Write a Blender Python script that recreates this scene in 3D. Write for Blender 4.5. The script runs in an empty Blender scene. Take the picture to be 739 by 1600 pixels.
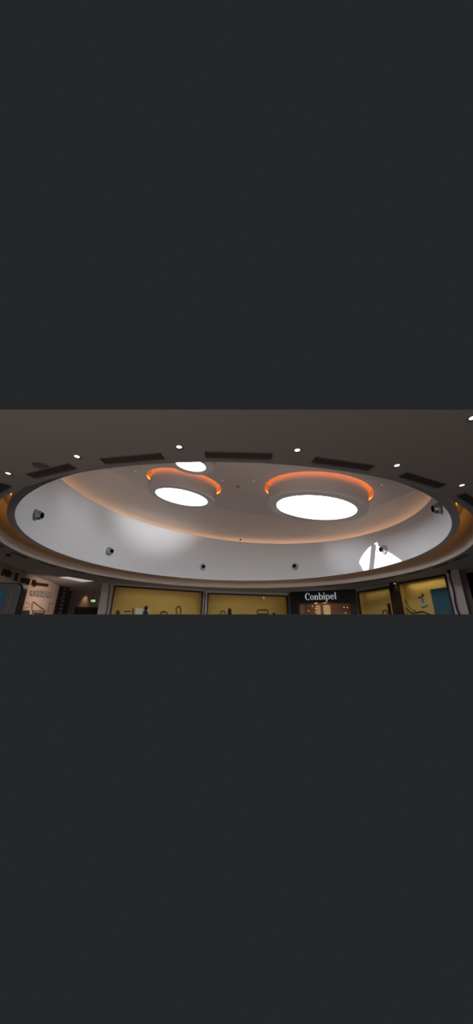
import bpy, bmesh, math, random
from mathutils import Vector, Matrix
random.seed(4)
V = Vector
PI = math.pi
SC = bpy.context.scene
COL = SC.collection

# ------------------------------------------------------------------ camera
W_PX, H_PX, FPX = 739, 1600, 473.387
PITCH, ROLL = 0.368556, 0.0190157
CAM = V((0, 0, 1.6))
_f = V((0, math.cos(PITCH), math.sin(PITCH)))
_r0 = V((1, 0, 0)); _u0 = V((0, -math.sin(PITCH), math.cos(PITCH)))
RIGHT = _r0 * math.cos(ROLL) + _u0 * math.sin(ROLL)
UP = _u0 * math.cos(ROLL) - _r0 * math.sin(ROLL)
cd = bpy.data.cameras.new('camera'); cam = bpy.data.objects.new('camera', cd); COL.objects.link(cam)
cd.sensor_fit = 'HORIZONTAL'; cd.sensor_width = 36.0; cd.lens = 36.0 * FPX / W_PX
cd.clip_start = 0.05; cd.clip_end = 200
cam.matrix_world = Matrix(((RIGHT.x, UP.x, -_f.x, CAM.x), (RIGHT.y, UP.y, -_f.y, CAM.y), (RIGHT.z, UP.z, -_f.z, CAM.z), (0, 0, 0, 1)))
SC.camera = cam

# ------------------------------------------------------------------ world, big lights, exposure
SC.view_settings.view_transform = 'Standard'
SC.view_settings.look = 'None'
SC.view_settings.exposure = 0.0
SC.view_settings.gamma = 1.0
SC.view_settings.use_curve_mapping = False
wd = bpy.data.worlds.new('dim_mall_air'); SC.world = wd; wd.use_nodes = True
wd.node_tree.nodes['Background'].inputs[0].default_value = (0.0176, 0.0194, 0.0212, 1)
wd.node_tree.nodes['Background'].inputs[1].default_value = 1.0

def lamp(name, kind, loc, target, power, color, size=None, size_y=None, angle=None, blend=None, radius=None, spread=None):
    d = bpy.data.lights.new(name, kind); d.energy = power; d.color = color
    if kind == 'AREA':
        d.shape = 'RECTANGLE' if size_y else 'DISK'; d.size = size
        if size_y: d.size_y = size_y
        if spread: d.spread = spread
    if kind == 'SPOT':
        d.spot_size = angle; d.spot_blend = blend
    if radius is not None: d.shadow_soft_size = radius
    o = bpy.data.objects.new(name, d); COL.objects.link(o)
    o.location = loc
    o.rotation_euler = (V(target) - V(loc)).to_track_quat('-Z', 'Y').to_euler()
    return o

U3 = 3.0                                       # metres per image-fit unit, chosen scale
CX, CY = -0.0297 * U3, 4.2221 * U3             # centre of the rotunda
NEAR_FILL = 42
lamp('near_ceiling_fill', 'AREA', (-3.6, -4.5, -0.2), (-1.2, 6, 5.0), NEAR_FILL, (1.0, 0.84, 0.74), 4, 3, spread=math.radians(120))  # added area light behind the camera, brightens the near ceiling
lamp('far_hall_fill', 'AREA', (-3.0, -10, 0.2), (-1.0, 12, 3.6), 330, (1.0, 0.84, 0.75), 14, 4.5)  # second added area light farther back, lifts the far ceiling and shop fronts

FLOORB = 2250
fb = lamp('floor_bounce_fill', 'SPOT', (0, 1.0, -6.0), (CX, CY + 1.0, 7.5), FLOORB, (1.0, 0.81, 0.72), angle=math.radians(36), blend=0.7, radius=1.0)  # added spot from below, stands in for light off the unbuilt floor
fb.scale = (1.7, 1, 1)
fb = lamp('far_floor_bounce_fill', 'SPOT', (0, 0.5, -4.0), (0, 22, 3.7), 1700, (1.0, 0.84, 0.76), angle=math.radians(12), blend=0.9, radius=0.8)  # added low spot, brightens the far ceiling in place of floor bounce
fb.scale = (5.5, 1, 1)

# ------------------------------------------------------------------ materials
def mat(name, col, rough=0.8, spec=0.3, metal=0.0, emit=None, estr=0.0, noise=0.0, nscale=3.0):
    m = bpy.data.materials.new(name); m.use_nodes = True
    nt = m.node_tree; b = nt.nodes['Principled BSDF']
    b.inputs['Base Color'].default_value = (*col, 1)
    b.inputs['Roughness'].default_value = rough
    b.inputs['Metallic'].default_value = metal
    b.inputs['Specular IOR Level'].default_value = spec
    if emit:
        b.inputs['Emission Color'].default_value = (*emit, 1); b.inputs['Emission Strength'].default_value = estr
    if noise:
        tc = nt.nodes.new('ShaderNodeTexCoord'); n = nt.nodes.new('ShaderNodeTexNoise'); r = nt.nodes.new('ShaderNodeValToRGB')
        n.inputs['Scale'].default_value = nscale; n.inputs['Detail'].default_value = 5
        r.color_ramp.elements[0].color = (*[c * (1 - noise) for c in col], 1)
        r.color_ramp.elements[1].color = (*[min(1, c * (1 + noise)) for c in col], 1)
        nt.links.new(tc.outputs['Object'], n.inputs['Vector']); nt.links.new(n.outputs['Fac'], r.inputs['Fac'])
        nt.links.new(r.outputs['Color'], b.inputs['Base Color'])
    return m

def emis(name, col, s):
    m = bpy.data.materials.new(name); m.use_nodes = True
    nt = m.node_tree; nt.nodes.clear()
    o = nt.nodes.new('ShaderNodeOutputMaterial'); e = nt.nodes.new('ShaderNodeEmission')
    e.inputs[0].default_value = (*col, 1); e.inputs[1].default_value = s
    nt.links.new(e.outputs[0], o.inputs[0]); return m

def glass(name, tint=(1, 1, 1), refl=0.008):
    m = bpy.data.materials.new(name); m.use_nodes = True
    nt = m.node_tree; nt.nodes.clear()
    o = nt.nodes.new('ShaderNodeOutputMaterial'); t = nt.nodes.new('ShaderNodeBsdfTransparent'); g = nt.nodes.new('ShaderNodeBsdfGlossy')
    mx = nt.nodes.new('ShaderNodeMixShader'); mx.inputs[0].default_value = refl
    t.inputs[0].default_value = (*tint, 1); g.inputs['Roughness'].default_value = 0.05
    nt.links.new(t.outputs[0], mx.inputs[1]); nt.links.new(g.outputs[0], mx.inputs[2]); nt.links.new(mx.outputs[0], o.inputs[0]); return m

def skyglazing(name, col, s):
    """daylit opal skylight glazing: glows with the sky above it and lets the sun patch spot through"""
    m = bpy.data.materials.new(name); m.use_nodes = True
    nt = m.node_tree; nt.nodes.clear()
    o = nt.nodes.new('ShaderNodeOutputMaterial'); t = nt.nodes.new('ShaderNodeBsdfTransparent'); e = nt.nodes.new('ShaderNodeEmission')
    a = nt.nodes.new('ShaderNodeAddShader')
    e.inputs[0].default_value = (*col, 1); e.inputs[1].default_value = s
    nt.links.new(t.outputs[0], a.inputs[0]); nt.links.new(e.outputs[0], a.inputs[1]); nt.links.new(a.outputs[0], o.inputs[0]); return m

M = dict(
    ceiling=mat('soffit_plaster', (0.60, 0.535, 0.50), 0.9, 0.15, noise=0.02, nscale=0.6),
    drum=mat('drum_plaster', (0.74, 0.745, 0.76), 0.85, 0.2, noise=0.015, nscale=0.8),
    slope=mat('warm_white_plaster', (0.70, 0.63, 0.57), 0.85, 0.2, noise=0.02, nscale=0.7),
    upper=mat('upper_plaster', (0.66, 0.60, 0.57), 0.85, 0.2, noise=0.02, nscale=0.7),
    collar=mat('collar_plaster', (0.66, 0.63, 0.61), 0.8, 0.25),
    fascia=mat('fascia_plaster', (0.43, 0.365, 0.32), 0.85, 0.2),
    dark=mat('black_metal', (0.035, 0.028, 0.027), 0.5, 0.3),
    slat=mat('dark_grille', (0.15, 0.125, 0.118), 0.6, 0.3),
    steel=mat('brushed_steel', (0.46, 0.465, 0.48), 0.28, 0.5, 0.9),
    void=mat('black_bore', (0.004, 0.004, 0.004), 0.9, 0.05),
    grille=mat('grey_grille', (0.28, 0.24, 0.23), 0.8, 0.2),
    frame=mat('brown_black_frame', (0.030, 0.020, 0.016), 0.5, 0.3),
    yellow=mat('yellow_display_board', (0.62, 0.44, 0.13), 0.75, 0.2, noise=0.08, nscale=1.2),
    clip=mat('dark_line_cutout', (0.07, 0.045, 0.02), 0.6, 0.2),
    pill=mat('black_cutout', (0.02, 0.016, 0.008), 0.6, 0.2),
    pilaster=mat('pilaster_paint', (0.50, 0.45, 0.44), 0.7, 0.3, noise=0.03, nscale=2),
    brown=mat('brown_panel', (0.115, 0.088, 0.082), 0.7, 0.2),
    cable=mat('black_cable', (0.012, 0.011, 0.011), 0.6, 0.2),
    sign_black=mat('sign_black', (0.010, 0.009, 0.010), 0.35, 0.4),
    sign_white=emis('lit_white_letters', (0.93, 0.95, 1.0), 0.37),
    shop_in=mat('shop_interior', (0.33, 0.20, 0.13), 0.8, 0.2, noise=0.25, nscale=2.0),
    beige=mat('beige_shop_wall', (0.74, 0.56, 0.45), 0.7, 0.3, noise=0.04, nscale=1.5),
    silver=mat('silver_letter', (0.72, 0.66, 0.60), 0.35, 0.5, 0.4),
    darkletter=mat('dark_brown_letter', (0.045, 0.030, 0.020), 0.5, 0.3),
    pinkline=mat('pink_line', (0.60, 0.30, 0.26), 0.7, 0.2),
    tanline=mat('tan_line', (0.30, 0.19, 0.13), 0.7, 0.2),
    olive=mat('dark_olive_picture', (0.06, 0.055, 0.03), 0.6, 0.2),
    casing=mat('graphite_casing', (0.085, 0.085, 0.095), 0.4, 0.5),
    casing_edge=mat('black_casing_edge', (0.010, 0.009, 0.010), 0.4, 0.4),
    blue=mat('blue_poster_print', (0.030, 0.105, 0.155), 0.5, 0.3, noise=0.10, nscale=1.5),
    emblem=mat('poster_emblem', (0.10, 0.115, 0.10), 0.6, 0.2),
    card=mat('pale_card', (0.46, 0.44, 0.33), 0.7, 0.2),
    red=mat('dark_red', (0.15, 0.02, 0.02), 0.6, 0.2),
    pale=mat('pale_reflection', (0.75, 0.72, 0.66), 0.6, 0.3),
    mann=mat('charcoal_figure', (0.055, 0.06, 0.06), 0.6, 0.3),
    manh=mat('black_figure_head', (0.012, 0.012, 0.014), 0.5, 0.3),
    corridor=mat('corridor_wall', (0.26, 0.20, 0.185), 0.8, 0.2),
    glass=glass('shop_glass'),
    amber_led=emis('amber_led', (1.0, 0.50, 0.10), 1.0),
    warm_led=emis('warm_led', (1.0, 0.52, 0.28), 1.0),
    orange_led=emis('orange_led', (1.0, 0.36, 0.07), 1.0),
    lens=emis('downlight_lens', (1.0, 0.93, 0.86), 2.2),
    pinlens=emis('pinlight_lens', (1.0, 0.88, 0.78), 0.62),
    panel=emis('ceiling_panel_glow', (0.95, 0.86, 0.84), 0.46),
    exit_green=emis('exit_sign_glow', (0.62, 0.85, 0.36), 0.95),
    exit_dark=emis('exit_sign_figure', (0.10, 0.42, 0.10), 0.5),
    screen=mat('screen_glass', (0.006, 0.010, 0.014), 0.25, 0.3, emit=(0.007, 0.024, 0.048), estr=1.0),
    teal=emis('screen_teal', (0.014, 0.042, 0.05), 1.0),
    warmlamp=emis('shop_lamp_glow', (1.0, 0.62, 0.28), 1.0),
    sparkle=emis('shop_spark', (1.0, 0.75, 0.5), 0.9),
)

# ------------------------------------------------------------------ helpers
def tag(o, label=None, cat=None, group=None, kind=None):
    if label: o['label'] = label
    if cat: o['category'] = cat
    if group: o['group'] = group
    if kind: o['kind'] = kind
    return o

def empty(name, loc, label, cat, group=None):
    o = bpy.data.objects.new(name, None); COL.objects.link(o); o.location = loc; o.empty_display_size = 0.1
    return tag(o, label, cat, group)

def mk(name, vs, fs, m, parent=None, smooth=False, fix=True):
    """one mesh object from world-space vertices"""
    org = V(parent.location) if parent is not None else V((0, 0, 0))
    p = parent
    while p is not None and p.parent is not None:
        p = p.parent; org = org + p.location
    if parent is None and vs:
        org = sum((V(v) for v in vs), V((0, 0, 0))) / len(vs)
    me = bpy.data.meshes.new(name)
    me.from_pydata([tuple(V(v) - org) for v in vs], [], fs)
    if fix:
        bm = bmesh.new(); bm.from_mesh(me); bmesh.ops.recalc_face_normals(bm, faces=bm.faces); bm.to_mesh(me); bm.free()
    me.materials.append(m)
    if smooth:
        for p_ in me.polygons: p_.use_smooth = True
        me.set_sharp_from_angle(angle=math.radians(35))
    o = bpy.data.objects.new(name, me); COL.objects.link(o)
    if parent is not None: o.parent = parent
    else: o.location = org
    return o

def struct(name, vs, fs, m, smooth=False, fix=True):
    o = mk(name, vs, fs, m, None, smooth, fix); o['kind'] = 'structure'; return o

def trim_roof(o):
    """the roof shell is only built as far as the hall ceiling lets it be seen: leave off what lies above the near edge"""
    bm = bmesh.new(); bm.from_mesh(o.data)
    up = (UP - _f * (138.0 / FPX)).normalized()
    bmesh.ops.bisect_plane(bm, geom=bm.verts[:] + bm.edges[:] + bm.faces[:], plane_co=CAM - o.location, plane_no=up, clear_outer=True)
    bm.to_mesh(o.data); bm.free()

class Geo:
    def __init__(self): self.v = []; self.f = []
    def add(self, vs, fs):
        b = len(self.v); self.v += [V(x) for x in vs]; self.f += [tuple(i + b for i in f) for f in fs]; return self
    def prism(self, pts, d):
        """polygon pts (3-D) extruded by vector d"""
        n = len(pts); d = V(d)
        vs = [V(p) for p in pts] + [V(p) + d for p in pts]
        return self.add(vs, [tuple(range(n)), tuple(range(2 * n - 1, n - 1, -1))] + [(i, (i + 1) % n, n + (i + 1) % n, n + i) for i in range(n)])
    def box(self, c, ax, ay, az):
        c = V(c); vs = [c + V(ax) * i + V(ay) * j + V(az) * k for k in (-1, 1) for j in (-1, 1) for i in (-1, 1)]
        return self.add(vs, [(0, 1, 3, 2), (4, 6, 7, 5), (0, 4, 5, 1), (2, 3, 7, 6), (0, 2, 6, 4), (1, 5, 7, 3)])
    def revolve(self, prof, c, e1, e2, n, seg=96, closed=False):
        """profile [(radius, height)] about axis n through c"""
        c = V(c); k = len(prof); vs = []
        for i in range(seg):
            a = 2 * PI * i / seg; d = e1 * math.cos(a) + e2 * math.sin(a)
            for r, h in prof: vs.append(c + d * r + n * h)
        fs = []
        for i in range(seg):
            j = (i + 1) % seg
            for q in range(k if closed else k - 1):
                q2 = (q + 1) % k
                fs.append((i * k + q, j * k + q, j * k + q2, i * k + q2))
        return self.add(vs, fs)
    def disc(self, c, e1, e2, r, seg=48, ry=None):
        ry = r if ry is None else ry
        vs = [V(c) + e1 * (r * math.cos(2 * PI * i / seg)) + e2 * (ry * math.sin(2 * PI * i / seg)) for i in range(seg)]
        return self.add(vs, [tuple(range(seg))])
    def tube(self, path, r, seg=10, closed=False):
        path = [V(p) for p in path]; n = len(path); vs = []; prev = None
        for i, p in enumerate(path):
            if closed: t = path[(i + 1) % n] - path[i - 1]
            else: t = path[min(i + 1, n - 1)] - path[max(i - 1, 0)]
            t.normalize()
            a = V((0, 0, 1)) if abs(t.z) < 0.9 else V((0, 1, 0))
            if prev is not None and (prev - t * prev.dot(t)).length > 1e-3: x = (prev - t * prev.dot(t)).normalized()
            else: x = t.cross(a).normalized()
            prev = x; y = t.cross(x)
            for q in range(seg):
                w = 2 * PI * q / seg; vs.append(p + x * (r * math.cos(w)) + y * (r * math.sin(w)))
        fs = []
        for i in range(n if closed else n - 1):
            j = (i + 1) % n
            for q in range(seg):
                fs.append((i * seg + q, i * seg + (q + 1) % seg, j * seg + (q + 1) % seg, j * seg + q))
        if not closed: fs += [tuple(range(seg)), tuple(range((n - 1) * seg + seg - 1, (n - 1) * seg - 1, -1))]
        return self.add(vs, fs)
    def obj(self, name, m, parent=None, smooth=False, fix=True): return mk(name, self.v, self.f, m, parent, smooth, fix)
    def struct(self, name, m, smooth=False, fix=True): return struct(name, self.v, self.f, m, smooth, fix)

def basis(n):
    n = V(n).normalized(); e1 = V((0, 1, 0)).cross(n).normalized(); e2 = n.cross(e1); return e1, e2, n

EX, EY, EZ = V((1, 0, 0)), V((0, 1, 0)), V((0, 0, 1))

# camera rays through image pixels place things in metres, at a chosen scale
def ray(u, v): return _f + RIGHT * ((u - W_PX / 2) / FPX) + UP * ((H_PX / 2 - v) / FPX)
def on_z(u, v, z):
    d = ray(u, v); return CAM + d * ((z - CAM.z) / d.z)
R1, R2, R0 = 2.5727 * U3, 2.6376 * U3, 2.7536 * U3
ZC = CAM.z + 0.8626 * U3                       # mall ceiling
ZR = CAM.z + 1.0 * U3                          # underside of the drum ring
def on_drum(u, v, R=R1):
    d = ray(u, v); a = d.x ** 2 + d.y ** 2; b = -2 * (d.x * CX + d.y * CY); c = CX * CX + CY * CY - R * R
    return CAM + d * ((-b + math.sqrt(b * b - 4 * a * c)) / 2 / a)
def on_plane(u, v, p, n):
    d = ray(u, v); return CAM + d * ((V(p) - CAM).dot(n) / d.dot(n))
_k = 160.0 / FPX
def cz(x, y):
    """cut height at a plan point: plane through camera and a lower image row"""
    # UP.p = -k F.p
    A = UP + _f * _k
    return CAM.z - (A.x * x + A.y * y) / A.z

# ------------------------------------------------------------------ main ceiling, cove and drum
SEG = 256
fl, fr = on_z(0, 640, ZC), on_z(W_PX, 640, ZC)
e = (fr - fl) / (fr.x - fl.x)
poly = [fl + e * (-17 - fl.x), fl + e * (17 - fl.x), V((17, 29, ZC)), V((-17, 29, ZC))]
def hit_poly(a):
    d = V((math.cos(a), math.sin(a), 0)); best = 1e9
    for i in range(4):
        p, q = poly[i], poly[(i + 1) % 4]; s = q - p
        den = d.x * s.y - d.y * s.x
        if abs(den) < 1e-9: continue
        t = ((p.x - CX) * s.y - (p.y - CY) * s.x) / den
        w = ((p.x - CX) * d.y - (p.y - CY) * d.x) / den
        if t > 0 and -1e-6 <= w <= 1 + 1e-6: best = min(best, t)
    return best
angs = [2 * PI * i / SEG for i in range(SEG)] + [math.atan2(p.y - CY, p.x - CX) % (2 * PI) for p in poly]
angs = sorted(angs); n = len(angs)
g = Geo(); vs = []; fs = []
for a in angs:
    c, s = math.cos(a), math.sin(a); t = hit_poly(a)
    vs += [V((CX + c * R0, CY + s * R0, ZC)), V((CX + c * t, CY + s * t, ZC))]
for i in range(n):
    j = (i + 1) % n; fs.append((2 * i, 2 * i + 1, 2 * j + 1, 2 * j))
struct('ceiling', vs, fs, M['ceiling'])

ZCOVE = ZR + 0.75
Geo().revolve([(R0, ZC), (R0, ZCOVE), (R2, ZCOVE)], (CX, CY, 0), EX, EY, EZ, SEG).struct('wall_fascia', M['fascia'], smooth=True)
trim_roof(bpy.data.objects['wall_fascia'])

TA, TBX, TBY = CAM.z + 1.8014 * U3, -0.0871, 0.0376      # sloping top edge of the drum
def ztop(a, r): return TA + TBX * r * math.cos(a) + TBY * r * math.sin(a)
vs, fs = [], []
for i in range(SEG):
    a = 2 * PI * i / SEG; c, s = math.cos(a), math.sin(a); zt = ztop(a, R1)
    for r, z in ((R2, ZCOVE), (R2, ZR), (R1, ZR), (R1, zt), (R1 + 0.07, zt), (R1 + 0.07, zt - 0.42), (R1 + 0.95, zt - 0.42)):
        vs.append(V((CX + c * r, CY + s * r, z)))
K = 7
for i in range(SEG):
    j = (i + 1) % SEG
    for q in range(K - 1): fs.append((i * K + q, j * K + q, j * K + q + 1, i * K + q + 1))
trim_roof(struct('wall_drum', vs, fs, M['drum'], smooth=True))

# sloping soffit and upper ceiling (tilted plane)
NB = V((0.13, -0.10, 1)); E1, E2, NN = basis(NB)
def zup(x, y, a=2.05): return CAM.z + a * U3 - 0.13 * (x - CX) - 0.10 * 0 + 0.10 * (y - CY)
FX, FY, FR = 0.053 * U3, -0.824 * U3, 2.186 * U3
def flat_r(a):
    c, s = math.cos(a), math.sin(a); b = FX * c + FY * s
    return min(b + math.sqrt(b * b - FX * FX - FY * FY + FR * FR), R1 * 0.965)
vs, fs = [], []
for i in range(SEG):
    a = 2 * PI * i / SEG; c, s = math.cos(a), math.sin(a); rf = flat_r(a); zt = ztop(a, R1); rb = R1 + 0.95
    zf = zup(CX + c * rf, CY + s * rf)
    vs.append(V((CX + c * rb, CY + s * rb, zt - 0.42)))
    for q in range(12):
        t = q / 11; r = rb + (rf - rb) * t; z = zt + 0.05 + (zf - zt - 0.05) * math.sin(t * PI / 2) ** 0.9
        vs.append(V((CX + c * r, CY + s * r, z)))
for i in range(SEG):
    j = (i + 1) % SEG
    for q in range(12): fs.append((i * 13 + q, j * 13 + q, j * 13 + q + 1, i * 13 + q + 1))
trim_roof(struct('ceiling_slope', vs, fs, M['slope'], smooth=True))

# ------------------------------------------------------------------ skylights
SKY = [  # cx, cy (from rotunda axis), a, opening, body, slot radius, height, light, label
    (-0.845, 0.193, 1.80, 0.413, 0.535, 0.600, 0.25, 'left'),
    (1.163, -0.184, 1.80, 0.557, 0.700, 0.762, 0.25, 'right'),
    (-0.500, -1.200, 1.78, 0.173, 0.275, 0.300, 0.23, 'near'),
]
holes = []
for cx, cy, a, ri, ro, rs, h, nm in SKY:
    c = V((CX + cx * U3, CY + cy * U3, CAM.z + a * U3 - 0.13 * cx * U3 + 0.10 * cy * U3))
    # height from lip to the tilted ceiling measured along the axis
    hh = (zup(c.x, c.y) - c.z) * NN.z
    holes.append((c, ri * U3, ro * U3, rs * U3, hh, nm))

# upper ceiling: grid of small cells with round holes cut for the skylights
bm = bmesh.new()
ring = []
for i in range(SEG):
    a = 2 * PI * i / SEG; rf = flat_r(a) + 0.10; x, y = CX + rf * math.cos(a), CY + rf * math.sin(a)
    ring.append(bm.verts.new((x, y, zup(x, y) - 0.02)))
edges = [bm.edges.new((ring[i], ring[(i + 1) % SEG])) for i in range(SEG)]
for c, ri, ro, rs, hh, nm in holes:
    cc = c + NN * hh; rv = []
    for i in range(96):
        p = cc + E1 * (rs * math.cos(2 * PI * i / 96)) + E2 * (rs * math.sin(2 * PI * i / 96)); rv.append(bm.verts.new((p.x, p.y, zup(p.x, p.y) - 0.02)))
    edges += [bm.edges.new((rv[i], rv[(i + 1) % 96])) for i in range(96)]
bmesh.ops.triangle_fill(bm, use_beauty=True, use_dissolve=False, edges=edges)
me = bpy.data.meshes.new('ceiling_upper'); bm.to_mesh(me); bm.free(); me.materials.append(M['upper'])
o = bpy.data.objects.new('ceiling_upper', me); COL.objects.link(o); o['kind'] = 'structure'; trim_roof(o)

SKYL = {'left': 8.5, 'right': 8.5, 'near': 7.0}
LED_O = {'left': 7.5, 'right': 7.5}
LAB = {'left': 'white round skylight collar with orange glowing rim, left of the two big ones',
       'right': 'largest round skylight collar with bright white opening and orange glowing rim, on the right',
       'near': 'small white skylight disc cut off by the near ceiling edge'}
for c, ri, ro, rs, hh, nm in holes:
    t = empty('skylight', c, LAB[nm], 'skylight', 'round skylights in the upper ceiling')
    top = hh + 0.55
    Geo().revolve([(ri, 0.16), (ri, 0.0), (ro - 0.03, 0.0), (ro, 0.04), (ro, top), (ri, top)], c, E1, E2, NN, 128, closed=True).obj('collar', M['collar'], t, smooth=True)
    Geo().revolve([(rs, hh - 0.02), (rs, hh + 0.02), (rs + 0.17, hh + 0.02), (rs + 0.17, top), (ro, top)], c, E1, E2, NN, 128).obj('recess', M['collar'], t, smooth=True)
    Geo().disc(c + NN * 0.05, E1, E2, ri, 128).obj('glazing', skyglazing('sky_glow_' + nm, (0.90, 0.95, 1.0), SKYL[nm]), t)
    Geo().disc(c + NN * (top - 0.002), E1, E2, ri, 128).obj('roof_light', emis('sky_above_' + nm, (0.9, 0.95, 1), 1.0), t)
    if nm != 'near':
        Geo().tube([c + NN * (hh + 0.11) + (E1 * math.cos(2 * PI * i / 128) + E2 * math.sin(2 * PI * i / 128)) * (rs + 0.09) for i in range(128)], 0.025, 8, True).obj(
            'light_strip', emis('orange_strip_' + nm, (1.0, 0.20, 0.02), LED_O[nm]), t, smooth=True)

# spot in the right collar stands in for the sun; added blades shape its patch
cR = holes[1][0]; skyR = bpy.data.objects['skylight.001']
mid = on_drum(593, 872)
dirn = (mid - cR); dirn.z = 0; dirn.normalize()
src = cR + NN * 0.30 - dirn * 1.05
lamp('sun_patch_spot', 'SPOT', src, V((mid.x, mid.y, 4.36)), 5200, (1.0, 0.98, 0.95), angle=math.radians(27.5), blend=0.02, radius=0.003)
def blade(name, px, k=0.10):
    pts = [src + (on_drum(u, v, R1) - src) * k for u, v in px]
    d = (mid - src).normalized() * 0.006
    Geo().prism(pts, d).obj(name, M['dark'], skyR)
blade('gobo_blade', [(545, 896.6), (568, 891.8), (600, 884.8), (628, 876), (660, 864), (660, 920), (600, 940), (545, 930)])  # added mask trimming the lower edge of the sun patch
blade('gobo_blade', [(590, 853), (601, 858.5), (628, 876.5), (660, 880), (660, 830), (590, 835)])
blade('gobo_blade', [(558, 874), (568, 892), (540, 900), (540, 860)])
blade('mullion', [(580, 850), (588, 850), (584, 892), (575.5, 894)])  # added bar, puts the dark stripe into the sun patch
# added soft spots at the two big skylights throw the daylight pools
def beam(h, u, v, watts, ang, wall=True, tint=(0.94, 0.97, 1.0)):
    c = holes[h][0]; p = on_drum(u, v); d = p - c; d.z = 0; d.normalize()
    lamp('soft_pool_spot', 'SPOT', c + NN * 0.02 - d * 0.2, p, watts, tint, angle=math.radians(ang), blend=1.0, radius=0.12)
beam(1, 246, 781, 3000, 44)
beam(1, 122, 768, 550, 24)
beam(0, 540, 855, 700, 22)

# ------------------------------------------------------------------ hidden cove lighting
t = empty('cove_light', (CX, CY, ZR + 0.3), 'amber light line hidden behind the drum ring in the cove', 'cove light')
Geo().tube([V((CX + (R2 + 0.05) * math.cos(2 * PI * i / 200), CY + (R2 + 0.05) * math.sin(2 * PI * i / 200), ZR + 0.68)) for i in range(200)], 0.02, 8, True).obj(
    'light_strip', emis('amber_strip', (1.0, 0.46, 0.09), 3.2), t, smooth=True)
t = empty('cove_light', (CX, CY, TA), 'warm light line hidden behind the top edge of the white drum', 'cove light')
LPATH = []
for i in range(-70, 171):
    a = math.radians(90 + (i - 50) * 1.0); p = V((CX + (R1 + 0.60) * math.cos(a), CY + (R1 + 0.60) * math.sin(a), ztop(a, R1) - 0.17))
    if (p - CAM).dot(UP) < 0.26 * (p - CAM).dot(_f): LPATH.append(p)
Geo().tube(LPATH, 0.02, 8).obj('light_strip', emis('warm_strip', (1.0, 0.63, 0.43), 6.8), t, smooth=True)

# ------------------------------------------------------------------ slot diffusers round the opening
RS = R0 + 0.245
def diffuser(ang, L, w, label):
    d = V((math.cos(ang), math.sin(ang), 0)); tn = V((-d.y, d.x, 0)); c = V((CX, CY, ZC)) + d * RS
    t = empty('air_diffuser', c, label, 'air vent', 'slot diffusers round the ceiling opening')
    h = V((0, 0, 0.006))
    Geo().box(c - V((0, 0, 0.008)), tn * L / 2, d * w / 2, h).obj('backing', M['dark'], t)
    f = Geo()
    for s in (-1, 1):
        f.box(c + d * (s * w / 2) - V((0, 0, 0.012)), tn * (L / 2 + 0.012), d * 0.010, V((0, 0, 0.012)))
        f.box(c + tn * (s * L / 2) - V((0, 0, 0.012)), tn * 0.010, d * (w / 2), V((0, 0, 0.012)))
    f.obj('frame', M['slat'], t)
    s_ = Geo()
    for k in (-1, 1): s_.box(c + d * (k * w / 6) - V((0, 0, 0.016)), tn * L / 2, d * 0.012, V((0, 0, 0.006)))
    s_.obj('slats', M['slat'], t)
def pick_ang(u, v):
    p = on_z(u, v, ZC); return math.atan2(p.y - CY, p.x - CX)
NEAR = [(4, 769, 'dark slot diffuser at the left picture edge above the amber cove'),
        (86, 739, 'dark slot diffuser on the near ceiling beside the faint round grille'),
        (210, 719.5, 'dark slot diffuser on the near ceiling above the left skylight rim'),
        (372, 715.3, 'long dark slot diffuser at the middle of the near ceiling edge'),
        (532, 727, 'dark slot diffuser on the near ceiling above the right skylight'),
        (653, 753, 'dark slot diffuser on the near ceiling above the topmost right nozzle'),
        (726, 784, 'dark slot diffuser at the right picture edge above the amber cove')]
for u, v, l in NEAR: diffuser(pick_ang(u, v), 1.03, 0.14, l)
FAR = [(8, 850, 'thin dark slot in the far ceiling at the left picture edge'), (42, 867.5, 'thin dark slot in the far ceiling above the dark shop letters'),
       (83, 882, 'thin dark slot in the far ceiling above the silver shop letters'), (126, 892.5, 'thin dark slot in the far ceiling above the lit ceiling panel'),
       (170, 902, 'thin dark slot in the far ceiling above the left cabled pilaster'),
       (520, 914.5, 'thin dark slot in the far ceiling above the black shop sign'),
       (564, 909.5, 'thin dark slot in the far ceiling above the narrow yellow window'), (605, 903.5, 'thin dark slot in the far ceiling above the mullion with the small light'),
       (645, 895, 'thin dark slot in the far ceiling above the curving line cutout'), (684, 883, 'thin dark slot in the far ceiling above the blue poster'),
       (715, 871, 'thin dark slot in the far ceiling above the right cabled pilaster')]
for u, v, l in FAR: diffuser(pick_ang(u, v), 1.03, 0.09, l)

# ------------------------------------------------------------------ recessed downlights, speaker, sensors
def downlight(c, r, e1, e2, nn, label, lens, group, name='downlight'):
    t = empty(name, c, label, 'ceiling light', group)
    Geo().revolve([(r, 0.0), (r * 1.30, 0.0), (r * 1.30, 0.012), (r, 0.012)], c, e1, e2, -nn, 32, closed=True).obj('trim_ring', M['grille'], t, smooth=True)
    Geo().disc(c - nn * 0.008, e1, e2, r, 32).obj('lens', lens, t)
DL = [(280, 697.5, 'lit round downlight above the gap between two near slot diffusers, left of centre'), (464.5, 702.5, 'lit round downlight on the near ceiling right of the middle slot diffuser'),
      (120.5, 712.5, 'lit round downlight right of the faint round ceiling grille'), (620, 726.5, 'lit round downlight on the near ceiling above the right-hand slot diffuser'),
      (13, 739, 'lit round downlight nearest the left picture edge'), (721.5, 757.5, 'lit round downlight above the slot diffuser at the right picture edge'),
      (738.5, 652, 'lit round downlight cut by the right picture edge near the top')]
for u, v, l in DL:
    c = on_z(u, v, ZC); downlight(c, 0.043, EX, EY, EZ, l, M['lens'], 'downlights in the mall ceiling')
c = on_z(63, 727, ZC)
t = empty('ceiling_speaker', c, 'faint round dark speaker grille in the near ceiling at left', 'speaker')
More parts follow.
